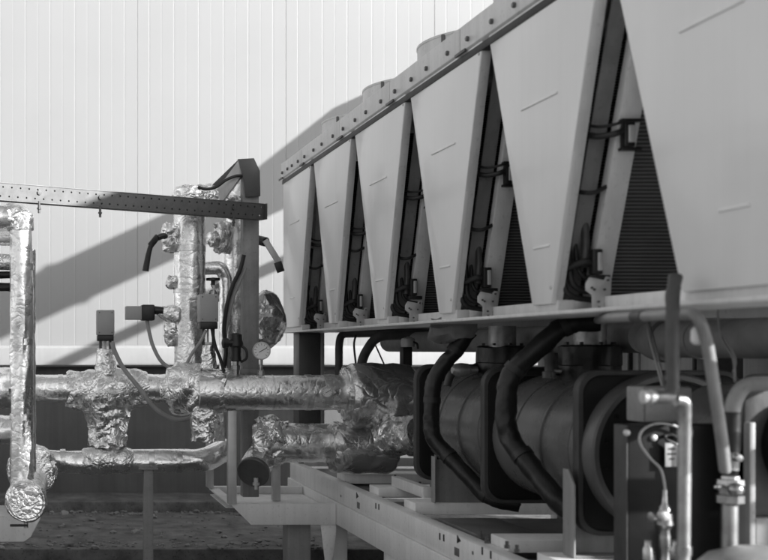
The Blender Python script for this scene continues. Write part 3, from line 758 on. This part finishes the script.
# vertical foil risers
v1 = thing('foil_riser', 'tall fat foil clad riser rising to the perforated rail', 'pipe', at(190, 375, 8.3))
obj('straight_run', foil_tube([at(190, 378, 8.3), at(189.5, 190, 8.3)], .112, seed=23, amp=.011, scale=8, st=(1, 1, .12)), 'foil', v1)
obj('top_wrap', wrap([at(189.5, 212, 8.3), at(189.5, 187, 8.3)], lambda t: .122 - .03 * max(0, t - .7) * 3, .02, .010, 12, 24), 'foilwrap', v1)
obj('top_elbow', wrap([at(192, 200, 8.3), at(212, 196, 8.35), at(238, 208, 8.45)], .095, .08, .012, 12, 25), 'foilwrap', v1)
band(v1, at(189.5, 293, 8.3), Z_, .117, .03); band(v1, at(189.5, 252, 8.3), Z_, .1165, .04)
for y0, y1, w_, sd in ((222, 252, .085, 31), (276, 289, .05, 32), (313, 346, .06, 33)):
    obj('branch_wrap', wrap([at(173, y0, 8.3), at(173, y1, 8.3)], ends_round(w_, .35, .6), .02, .012, 16, sd, segs=36), 'foilwrap', v1)
v2 = thing('foil_riser', 'slimmer foil clad riser half hidden behind the grey post', 'pipe', at(236, 370, 8.75))
obj('straight_run', foil_tube(fillet([at(236, 372, 8.7), at(236, 280, 8.7), at(237, 212, 8.7), at(246, 190, 8.75)], .2), .085, seed=34, amp=.006, scale=8), 'foil', v2)
obj('valve_wrap', wrap([at(222, 222, 8.65), at(223, 254, 8.65)], ends_round(.07, .3, .6), .02, .016, 14, 36, segs=36), 'plasticwrap', v2)
obj('valve_wrap', wrap([at(216, 280, 8.72), at(226, 300, 8.72)], ends_round(.06, .3, .6), .02, .016, 14, 37, segs=36), 'plasticwrap', v2)
g = wrap([at(252, 300, 8.75), at(262, 318, 8.7), at(258, 345, 8.7)], ends_round(.175, .35, .65), .1, .026, 8, 38)
obj('elbow_wrap', g, 'plasticwrap', None, 'crumpled foil bundle bulging out behind the grey post', 'wrapping')

obj('cross_run', foil_tube(fillet([at(198, 268, 8.5), at(222, 268, 8.5), at(226, 280, 8.5), at(226, 372, 8.4)], .06), .05, seed=39, amp=.006, scale=12, segs=28), 'foil', v2)
obj('valve_wrap', wrap([at(213, 232, 8.45), at(214, 247, 8.45)], ends_round(.05, .35, .6), .02, .012, 16, 40, segs=36), 'foilwrap', v2)
for y_ in (246, 330): band(v2, at(236, y_, 8.7), Z_, .089, .04)
vh = thing('vent_valve', 'small dark valve with hand knob between the two foil risers', 'valve', at(212, 292, 8.3))
g = MB().lathe(at(213, 290, 8.3), -Z_, [(0, .02), (.02, .03), (.05, .03), (.055, .02), (.12, .02), (.125, .03), (.17, .03)], 14); obj('body', g, 'brass', vh)
g = MB().lathe(at(213, 285, 8.3), Z_, [(0, .015), (.03, .015), (.032, .05), (.05, .05), (.055, 0)], 14); obj('knob', g, 'black', vh)

# left header pipes
h1 = thing('valve_header_pipe', 'foil clad level pipe carrying a bulky wrapped valve on the left', 'pipe', at(90, 405, 8.6))
HD = 8.6
obj('straight_run', foil_tube([at(-320, 389, HD), at(182, 388, HD)], .105, seed=41, amp=.011, scale=7, st=(.3, 1, 1)), 'foil', h1)
for q in (30, 58, 154): band(h1, at(q, 388.7, HD), X_, .108, .035)
obj('sleeve', wrap([at(-320, 388, HD - .02), at(17, 388, HD - .02)], ends_round(.15, .03, .8), .02, .012, 8, 42, segs=40), 'foil', h1)
obj('valve_wrap', wrap([at(66, 390, HD), at(147, 389, HD)], lambda t: .135 + .03 * math.sin(t * PI) , .02, .016, 9, 43), 'foilwrap', h1)
obj('valve_drop_wrap', wrap([at(107, 392, HD - .02), at(107, 446, HD - .02)], lambda t: .215 - .075 * min(1, t * 1.6), .02, .024, 10, 44), 'foilwrap', h1)
obj('neck', wrap([at(106, 440, HD), at(106, 460, HD)], .10, .02, .014, 14, 45, segs=36), 'foilwrap', h1)
obj('stem_wrap', wrap([at(106, 374, HD - .03), at(106, 349, HD - .03)], lambda t: .085 - .02 * t, .02, .008, 16, 46, segs=36), 'foilwrap', h1)
g = MB().tube([at(170, 386, HD - .05), at(176, 386, HD - .05)], .115, 32); obj('flange', g, 'darkpaint', h1)
h2 = thing('lower_foil_pipe', 'wrinkled foil clad level pipe below the wrapped valve', 'pipe', at(130, 473, 8.5))
obj('straight_run', foil_tube([at(42, 461, 8.5), at(205, 461, 8.5), at(228, 448, 8.55)], .085, .1, seed=51, amp=.016, scale=8, fine=.3, st=(.25, 1, 1)), 'foil', h2)
for q in (60, 148, 176): band(h2, at(q, 461, 8.5), X_, .0885, .04)
obj('joint_wrap', wrap([at(82, 461, 8.5), at(132, 461, 8.5)], ends_round(.1, .3, .8), .02, .012, 10, 52, segs=40), 'foilwrap', h2)
g = MB().box(*(at(143.5, 470, 8.42).x, at(153, 470, 8.42).x), 8.40, 8.46, GZ, -.875, .003)
ps = obj('support_post', g, 'steelpost', None, 'slim grey post propping up the wrinkled lower foil pipe', 'post', 'pipe support posts')
g = MB().box(at(139, 470, 8.4).x, at(158, 470, 8.4).x, 8.38, 8.48, -.874, -.866, .002); obj('saddle', g, 'steelpost', ps)
h0 = obj('foil_stub_pipe', foil_tube([at(-320, 429, 8.0), at(16, 430, 8.0)], .10, seed=53, amp=.012, scale=7), 'foil', None, 'short foil clad pipe crossing behind the tall left pipe at the frame edge', 'pipe')
# left vertical pipe with capped end
LD = 6.5
lv = thing('capped_foil_pipe', 'tall slender foil pipe ending in a round capped tee at lower left', 'pipe', at(24, 520, LD))
obj('straight_run', foil_tube(fillet([at(-320, 217, LD + .1), at(21, 217, LD), at(21.5, 240, LD), at(22, 492, LD)], .07), .066, seed=61, amp=.012, scale=12, fine=.3, st=(1, 1, .14)), 'foil', lv)
for q in (270, 345, 420, 470): band(lv, at(21.7, q, LD), Z_, .0685, .035)
obj('top_wrap', wrap([at(8, 217, LD), at(20, 216, LD), at(21, 230, LD)], .075, .05, .012, 16, 62, segs=36), 'foilwrap', lv)
zc = at(26, 501, 6.28)
obj('tee_barrel', foil_tube([zc, Vector((zc.x + .05, 8.42, at(46, 461, 8.42).z))], .105, seed=63, amp=.007, scale=8), 'foil', lv)
obj('end_cap', wrap([zc - Y_ * .05, zc + Y_ * .05], ends_round(.116, .5, .9), .02, .006, 14, 64, segs=40), 'foilwrap', lv)
g = MB().lathe(zc - Y_ * .056, -Y_, [(0, .095), (.006, .09), (.007, 0)], 40); obj('cap_disc', g, 'foilwrap', lv)
cy = Vector((zc.x + .03, 7.35, at(37, 470, 7.35).z))
obj('flange_wrap', wrap([cy - Y_ * .09, cy + Y_ * .09], ends_round(.16, .3, .8), .02, .014, 12, 65, segs=40), 'foilwrap', lv)
g = MB().tube([at(10, 525.5, 6.26), at(28, 525.5, 6.26)], .007, 8); obj('drain_lever', g, 'black', lv)
g = MB().tube([at(26, 520, 6.27), at(26, 528, 6.27)], .012, 10); obj('drain_spigot', g, 'brass', lv)
l2 = obj('foil_side_pipe', foil_tube([at(29.5, 250, 6.85), at(30, 478, 6.85)], .036, seed=66, amp=.006, segs=24), 'plasticwrap', None, 'thin darker foil pipe running close behind the tall slender left pipe', 'pipe')
for (y, r, mm, lab, sd) in ((237, .05, 'foil', 'upper foil branch at the left edge just below the elbow', 71), (262, .048, 'foilwrap', 'lower crumpled foil branch at the left edge', 72), (275, .02, 'foam', 'upper black branch pipe at the left edge', 73), (287, .026, 'foam', 'lower black branch pipe at the left edge', 74)):
    obj('branch_pipe', foil_tube([at(-320, y, 6.75), at(19, y, 6.75)], r, seed=sd, amp=.006, segs=24), mm, None, lab, 'pipe', 'branch pipes at the left edge')
# shelf corner at the very bottom left
P = [at(-320, 516, 7.2), at(41, 516, 7.2), at(40, 520, 7.2), at(31, 537, 7.2), at(24, 542, 7.2), at(-320, 545, 7.2)]
g = MB().prism(P, (0, .5, 0), .006)
obj('bracket_shelf', g, 'paint', None, 'pale sheet metal shelf with rounded corner below the capped pipe end', 'shelf')

# posts on the shelf carrying the pipes
for (px0, px1, D, y0, y1, lab) in ((228.5, 237, 7.84, 411, 501, 'nearest slim post on the shelf under the thick level pipe'),
                                   (207, 214, 8.80, 440, 489, 'slim post at the back left corner of the shelf'),
                                   (273, 281, 8.4, 462, 500, 'short slim post under the lower foil pipe on the shelf')):
    a0 = at(px0, y0, D); a1 = at(px1, y1, D)
    zb = -1.053 if D < 8.2 or D > 8.6 else -1.106
    g = MB().box(a0.x, a1.x, D + .012, D + .07, zb, a0.z - CZ, .003)
    obj('support_post', g, 'alu', None, lab, 'post', 'pipe support posts')
# tall post with its dark cap and brace
tp = thing('strut_post', 'tall grey square post with dark cap holding the perforated rail', 'post', at(250, 490, 8.25))
a0 = at(243, 219, 8.2); a1 = at(259, 219, 8.2)
g = MB().box(a0.x, a1.x, 8.2, 8.31, -1.05, at(0, 172, 8.2).z - CZ, .004); obj('column', g, 'steelpost', tp)
D = 8.17
P = [at(238, 159, D), at(254, 158, D), at(260, 171, D), at(260.5, 196, D), at(246, 197, D), at(243, 176, D)]
g = MB().prism(P, (0, .02, 0), .002); cp_ = obj('cap_plate', g, 'darkpaint', tp)
g = MB().bar(at(213, 206, 8.32), at(243, 165, 8.25), .05, .085); obj('brace', g, 'alu', tp)
g = MB().bar(at(210, 190, 8.32), at(240, 161, 8.27), .02, .03); obj('brace', g, 'darkpaint', tp)
g = MB().box(a0.x - .03, a1.x + .03, 8.18, 8.33, at(0, 374, 8.2).z - CZ, at(0, 369, 8.2).z - CZ, .002); obj('collar_plate', g, 'steelpost', tp)

# perforated strut
A0 = at(-14, 190.2, 7.16); B = at(264, 211.7, 8.10); A = A0 - (B - A0) * .9
ax = (B - A); L = ax.length; ax.normalize(); up = Z_ - ax * Z_.dot(ax); up.normalize(); nn = ax.cross(up).normalized()   # nn points +Y? fixed below
if nn.y > 0: nn = -nn
ss = thing('perforated_strut', 'grey perforated steel rail crossing in front of the white wall', 'rail', A)
H = .108
g = MB()
cells = int(L / .060); cw = L / cells
rows = 2; chh = H / 2 - .004
def cell(o, w, h, r, lo_row):
    Q = [o + ax * (w * i) + up * (h * j) for i, j in ((0, 0), (.5, 0), (1, 0), (1, .5), (1, 1), (.5, 1), (0, 1), (0, .5))]
    c = o + ax * (w * (.35 if lo_row else .65)) + up * (h * (.42 if lo_row else .58))
    R = [c + ax * (r * math.cos(a)) + up * (r * math.sin(a)) for a in [math.radians(225 + 45 * k) for k in range(8)]]
    q = [g.bm.verts.new(p) for p in Q]; rr = [g.bm.verts.new(p) for p in R]
    for k in range(8): g.bm.faces.new((q[k], q[(k + 1) % 8], rr[(k + 1) % 8], rr[k]))
for i in range(cells):
    for j in range(2):
        off = ax * (cw * i) + up * (-H / 2 + .004 + chh * j)
        cell(A + off, cw, chh, .0060, j == 0)
bmesh.ops.remove_doubles(g.bm, verts=g.bm.verts, dist=.0005)
web = obj('web', g, 'strut', ss)
web.data.polygons.foreach_set('use_smooth', [False] * len(web.data.polygons))
sm = web.modifiers.new('thick', 'SOLIDIFY'); sm.thickness = .004; sm.offset = 0
g = MB()
for s_ in (-1, 1):
    g.bar(A + up * s_ * (H / 2) - nn * .028, B + up * s_ * (H / 2) - nn * .028, .062, .007, up=up, bev=.001)
obj('flange', g, 'strut', ss)
g = MB().obox((A + B) / 2 - nn * .06, (ax, up, nn), (L / 2, H / 2 - .006, .003), 0); obj('back_web', g, 'darkpaint', ss)
g = MB().obox(B + ax * .004, (ax, up, nn), (.003, H / 2 + .002, .03), .001); obj('end_plate', g, 'darkpaint', ss)
for px_ in (34, 92, 230):
    t = (px_ + 14) / 278; p = A0.lerp(B, t)
    g = MB().lathe(p - up * (H / 2 - .01) + nn * .0, -Z_, [(0, .008), (.04, .008), (.041, .013), (.052, .013), (.053, .008), (.075, .008)], 8); obj('hanging_bolt', g, 'darkpaint', ss)
    g = MB().lathe(p + up * .01 + nn * .002, nn, [(0, .016), (.008, .016), (.009, 0)], 6); obj('bolt', g, 'darkpaint', ss)

# ------------------------------------------------------------------ actuators, levers, gauges, cables
def actuator(label, px0, px1, y0, y1, y2, y3, D, dpt=.14):
    a = at(px0, y0, D); b = at(px1, y1, D)
    t = thing('valve_actuator', label, 'actuator', at((px0 + px1) / 2, y3, D + dpt / 2), 'grey box actuators')
    g = MB().box(a.x, b.x, D, D + dpt, b.z - CZ, a.z - CZ, .006); obj('housing', g, 'grey', t)
    c = at(px1, y2, D)
    g = MB().box(a.x + .004, b.x - .004, D + .004, D + dpt - .004, c.z - CZ, b.z - CZ - .001, .005); obj('base', g, 'black', t)
    for fx in (.14, .86):
        for fz in (.1, .9):
            g = MB().lathe(Vector((a.x + (b.x - a.x) * fx, D - .002, b.z + (a.z - b.z) * fz)), Y_, [(0, 0), (0, .004), (.004, .005)], 8); obj('lid_screw', g, 'darkpaint', t)
    e = at(0, y3, D).z
    w = b.x - a.x
    for f in (.22, .78):
        g = MB().tube([Vector((a.x + w * f, D + .05, c.z)), Vector((a.x + w * f, D + .05, e))], .011, 10); obj('leg', g, 'darkpaint', t)
    g = MB().tube([Vector((a.x + w * .5, D + .07, c.z)), Vector((a.x + w * .5, D + .07, e))], .008, 10); obj('spindle', g, 'alu', t)
    g = MB().box(a.x + w * .3, a.x + w * .7, D + .03, D + .10, e - CZ, e - CZ + .02, .003); obj('yoke', g, 'alu', t)
    return t
actuator('upright grey box actuator on the bulky wrapped valve at left', 97, 114.5, 310, 335, 341, 352, 8.5)
t2 = actuator('upright grey box actuator just left of the grey post', 200, 218.5, 294, 322, 329, 345, 7.82)
obj('stem_wrap', wrap([at(208.5, 368, 7.9), at(208.5, 343, 7.9)], lambda t: .055 - .012 * t, .02, .006, 18, 81, segs=32), 'foilwrap', t2)
D = 8.2
ta = thing('valve_actuator', 'sideways grey actuator with black end pointing away from the fat riser', 'actuator', at(145, 321, D), 'grey box actuators')
a = at(126, 306, D); b = at(142, 319.5, D)
g = MB().box(a.x, b.x, D, D + .12, b.z - CZ, a.z - CZ, .006); obj('housing', g, 'grey', ta)
a = at(141.5, 304.5, D); b = at(155, 320.5, D)
g = MB().box(a.x, b.x, D - .005, D + .12, b.z - CZ, a.z - CZ, .012); obj('base', g, 'black', ta)
g = MB().tube([at(153, 310, D + .05), at(163, 311, D + .05)], .03, 14); obj('coupling', g, 'black', ta)
obj('stem_wrap', wrap([at(158, 311, D + .06), at(176, 315, D + .08)], lambda t: .03 + .05 * t, .02, .008, 18, 82, segs=32), 'foilwrap', ta)
# lever handles
lvv = thing('lever_handle', 'black lever handle drooping left of the fat riser', 'handle', at(148, 271, 8.25), 'black valve levers')
g = MB().tube(catmull([at(170, 240, 8.28), at(164, 236, 8.24), at(157, 238, 8.2)], 5), .022, 12); obj('hub', g, 'black', lvv)
g = MB().bar(at(158, 236, 8.2), at(150, 246, 8.18), .025, .045, bev=.01); obj('arm', g, 'black', lvv)
g = MB().tube(catmull([at(152, 242, 8.18), at(149, 252, 8.18), at(147, 262, 8.18), at(145.5, 271, 8.18)], 5), lambda t: .017 + .007 * t, 12); obj('grip', g, 'rubber', lvv)
lvr = thing('lever_handle', 'pale lever with black tip sticking out right of the grey post', 'handle', at(278, 272, 8.3), 'black valve levers')
g = MB().tube([at(258, 240, 8.42), at(266, 242, 8.35)], .035, 12); obj('hub', g, 'black', lvr)
g = MB().bar(at(265, 240, 8.33), at(280, 264, 8.33), .014, .045, bev=.004); obj('arm', g, 'alu', lvr)
g = MB().bar(at(277.5, 262, 8.325), at(281, 272, 8.325), .02, .055, bev=.005); obj('tip', g, 'black', lvr)
# black drain valve beside the post
dv = thing('vent_valve', 'black plastic vent valve with side knob on top of the thick level pipe', 'valve', at(236, 375, 7.95))
c = at(236, 333, 7.92)
g = MB().lathe(c, -Z_, [(0, .02), (.012, .04), (.05, .042), (.07, .05), (.09, .05), (.1, .036), (.15, .034), (.19, .04), (.195, .03), (.2, 0)], 20); obj('body', g, 'black', dv)
g = MB().lathe(at(233, 343, 7.9), -X_, [(0, .02), (.03, .02), (.032, .032), (.07, .036), (.075, .02), (.08, 0)], 14); obj('side_knob', g, 'black', dv)
g = MB().tube(catmull([at(240, 345, 7.9), at(246, 350, 7.88), at(246.5, 358, 7.88), at(241, 362, 7.9)], 6), .009, 10); obj('handle', g, 'black', dv)
g = MB().lathe(at(236, 361, 7.92), -Z_, [(0, .024), (.03, .024), (.032, .034), (.06, .034), (.062, .026), (.11, .026)], 8); obj('brass_base', g, 'brass', dv)
# gauges
def gauge(label, c, d, r, stem=None):
    t = thing('pressure_gauge', label, 'gauge', c, 'round dial gauges')
    d = Vector(d).normalized()
    g = MB().lathe(c, d, [(0, r * .9), (.01, r), (.03, r), (.034, r * .96), (.034, r * .88), (.030, r * .86)], 36); obj('case', g, 'alu', t)
    f = c + d * .0312
    g = MB().lathe(f, d, [(0, r * .86), (.0005, r * .85), (.001, 0)], 32); dl = obj('dial', g, 'white', t)
    u = Z_.cross(d).normalized(); w = d.cross(u).normalized()
    m_ = MB()
    for k in range(11):
        a = math.radians(-45 + 27 * k); q = u * math.cos(a) + w * math.sin(a)
        m_.obox(f + q * r * .7 + d * .0012, (q, d.cross(q), d), (r * .1, r * .02, .0006), 0)
    obj('tick_marks', m_, 'black', dl)
    q = (u * math.cos(.5) + w * math.sin(.5))
    g = MB().obox(f + q * r * .18 + d * .0025, (q, d.cross(q), d), (r * .52, r * .035, .0008), 0); obj('needle', g, 'black', dl)
    if stem:
        g = MB().tube([c - Z_ * r * .8 + d * .015, Vector(stem) + d * .015], .012, 10); obj('stem', g, 'brass', t)
        g = MB().lathe(Vector(stem) + d * .015, Z_, [(0, .024), (.03, .024), (.031, .016)], 6); obj('hex_nut', g, 'brass', t)
    return t
gauge('round pressure gauge on a stem standing on the thick pipe by the post', at(261, 351, 7.92), (-.05, -1, .05), .062, at(260.5, 375, 7.92))
gauge('tiny round dial thermometer set into the face of the thick pipe', at(326, 392, 7.79), (0, -1, .02), .038)

def cable(label, P, r, m='cable', grp='loose cables and hoses'):
    return obj('cable', MB().tube(catmull(P, 8), r, 10), m, None, label, 'cable', grp)
cable('grey cable sagging from the left upright actuator to the main pipe', pts(8.4, (112, 342), (115, 352), (124, 369), (140, 389), (154, 407), (168, 417), (180, 420), (192, 418)), .017)
cable('grey cable drooping from the sideways actuator', pts(8.25, (147, 320), (149, 331), (153, 346), (161, 361), (172, 369), (180, 371)), .014)
cable('black hose curving down beside the grey post', pts(8.1, (244, 255), (240, 270), (233, 285), (227, 305), (224, 330), (226, 350), (224, 368)), .015, 'rubber')
cable('grey hose curving down against the left side of the grey post', pts(8.12, (245, 268), (239, 282), (233, 297), (228, 318), (225, 340), (229, 368)), .016, 'cable')
cable('dark cable strung from the riser top to the post cap', pts(8.2, (198, 187), (206, 189), (216, 187), (226, 180), (236, 176), (244, 176)), .011, 'rubber')
cable('pale tube slanting from the post actuator to the wrapped elbow', pts(7.85, (206, 330), (201, 341), (193, 352), (187, 363)), .011)
cable('dark cable running down right of the post actuator', pts(7.85, (212, 329), (215, 345), (220, 358), (224, 372)), .012, 'rubber')
# small dark pipes behind, under the far end of the rail
def spipe(label, P, r, m='darkpipe', f=.08):
    return obj('refrigerant_pipe', MB().tube(fillet(P, f, 8), r, 16), m, None, label, 'pipe', 'small dark pipes under the far rail')
spipe('thin dark pipe bending straight down under the far end of the rail', [at(436, 332, 8.9), at(341, 334, 9.2), at(339, 345, 9.2), at(339, 392, 9.2)], .031)
spipe('dark pipe slanting down beside the thin one under the far rail', [at(432, 334, 8.6), at(376, 336, 8.7), at(362, 358, 8.8), at(360, 385, 8.8)], .036)
g = MB().tube(catmull(pts(8.8, (356, 335), (354, 345), (356, 365)), 5), .008, 8)
obj('cable', g, 'rubber', None, 'upright black wire between the two dark pipes', 'cable', 'thin black wires under the far rail')
g = MB().tube(catmull(pts(8.8, (374, 342), (379, 353), (384, 364)), 5), .006, 8)
obj('cable', g, 'rubber', None, 'slanting black wire right of the slanted dark pipe', 'cable', 'thin black wires under the far rail')
sb = thing('solenoid_valve', 'small black solenoid with pale cap behind the jackets under the rail', 'valve', at(408, 366, 8.2))
g = MB().box(at(403, 0, 8.2).x, at(412.5, 0, 8.2).x, 8.2, 8.28, at(0, 366, 8.2).z - CZ, at(0, 347, 8.2).z - CZ, .006); obj('coil_body', g, 'black', sb)
g = MB().lathe(at(408, 347, 8.24), Z_, [(0, .045), (.03, .05), (.06, .045), (.075, 0)], 18); obj('cap', g, 'alu', sb)
g = MB().tube(catmull([at(413, 342, 8.2), at(417, 344, 8.2), at(418, 349, 8.2)], 5), .008, 8); obj('lead', g, 'black', sb)
# small valve bits on top of the barrels
sb2 = thing('liquid_valve', 'small metal valve with bent pipe on top of the farther barrel', 'valve', at(462, 378, 6.5))
g = MB().tube(fillet([at(447, 386, 6.5), at(451, 372, 6.5), at(468, 371, 6.5), at(478, 366, 6.55)], .04), .022, 14); obj('pipe', g, 'darkpipe', sb2)
g = MB().lathe(at(452, 370, 6.45), X_, [(0, .02), (.02, .035), (.05, .04), (.09, .035), (.1, .02), (.14, .02), (.15, 0)], 16); obj('valve_body', g, 'galv', sb2)
sb3 = thing('liquid_valve', 'small dark valve standing on the nearer barrel beside its collar', 'valve', at(548, 378, 5.4))
g = MB().lathe(at(549, 378, 5.4), Z_, [(0, .03), (.03, .03), (.032, .02), (.08, .02), (.09, .026), (.12, .024), (.13, 0)], 14); obj('valve_body', g, 'darkpaint', sb3)
g = MB().tube(fillet([at(560, 371, 5.42), at(549, 371, 5.4), at(548, 358, 5.4), at(552, 345, 5.45)], .03), .012, 12); obj('pipe', g, 'galv', sb3)
g = MB().tube([at(522, 372, 5.5), at(560, 372, 5.5)], .02, 12); obj('side_pipe', g, 'foam', sb3)

# ------------------------------------------------------------------ light
d = Vector((-1, .6, -.46)).normalized()
sun = bpy.data.lights.new('sun', 'SUN'); sun.energy = 5.0; sun.angle = math.radians(.5); sun.color = (1, 1, 1)
so = bpy.data.objects.new('sun', sun); COL.objects.link(so); so.rotation_euler = d.to_track_quat('-Z', 'Y').to_euler(); so.location = (8, -4, 9)
s = -d
W = bpy.data.worlds.new('World'); S.world = W; W.use_nodes = True
N = W.node_tree.nodes; Lk = W.node_tree.links
bg = N['Background']
sky = N.new('ShaderNodeTexSky'); sky.sky_type = 'NISHITA'; sky.sun_disc = False
sky.sun_elevation = math.asin(s.z); sky.sun_rotation = math.atan2(s.x, s.y)
sky.dust_density = 2.0; sky.air_density = 1.0
bw = N.new('ShaderNodeRGBToBW')           # the photograph is black and white
Lk.new(sky.outputs[0], bw.inputs[0]); Lk.new(bw.outputs[0], bg.inputs['Color'])
bg.inputs['Strength'].default_value = .15

# ------------------------------------------------------------------ camera
cam = bpy.data.cameras.new('camera'); co = bpy.data.objects.new('camera', cam); COL.objects.link(co)
co.location = (0, 0, CZ); co.rotation_euler = (PI / 2, 0, 0)
cam.sensor_width = 36; cam.lens = F / 768 * 36
cam.shift_x = (384 - 37) / 768; cam.shift_y = (350 - 280) / 768
cam.clip_end = 2000; cam.clip_start = .05
cam.dof.use_dof = True; cam.dof.focus_distance = 7.4; cam.dof.aperture_fstop = 2.5
S.camera = co
S.view_settings.view_transform = 'Standard'; S.view_settings.look = 'None'
S.view_settings.gamma = 1; S.view_settings.use_curve_mapping = False
S.view_settings.exposure = 1.0
S.cycles.use_denoising = True
S.cycles.max_bounces = 8
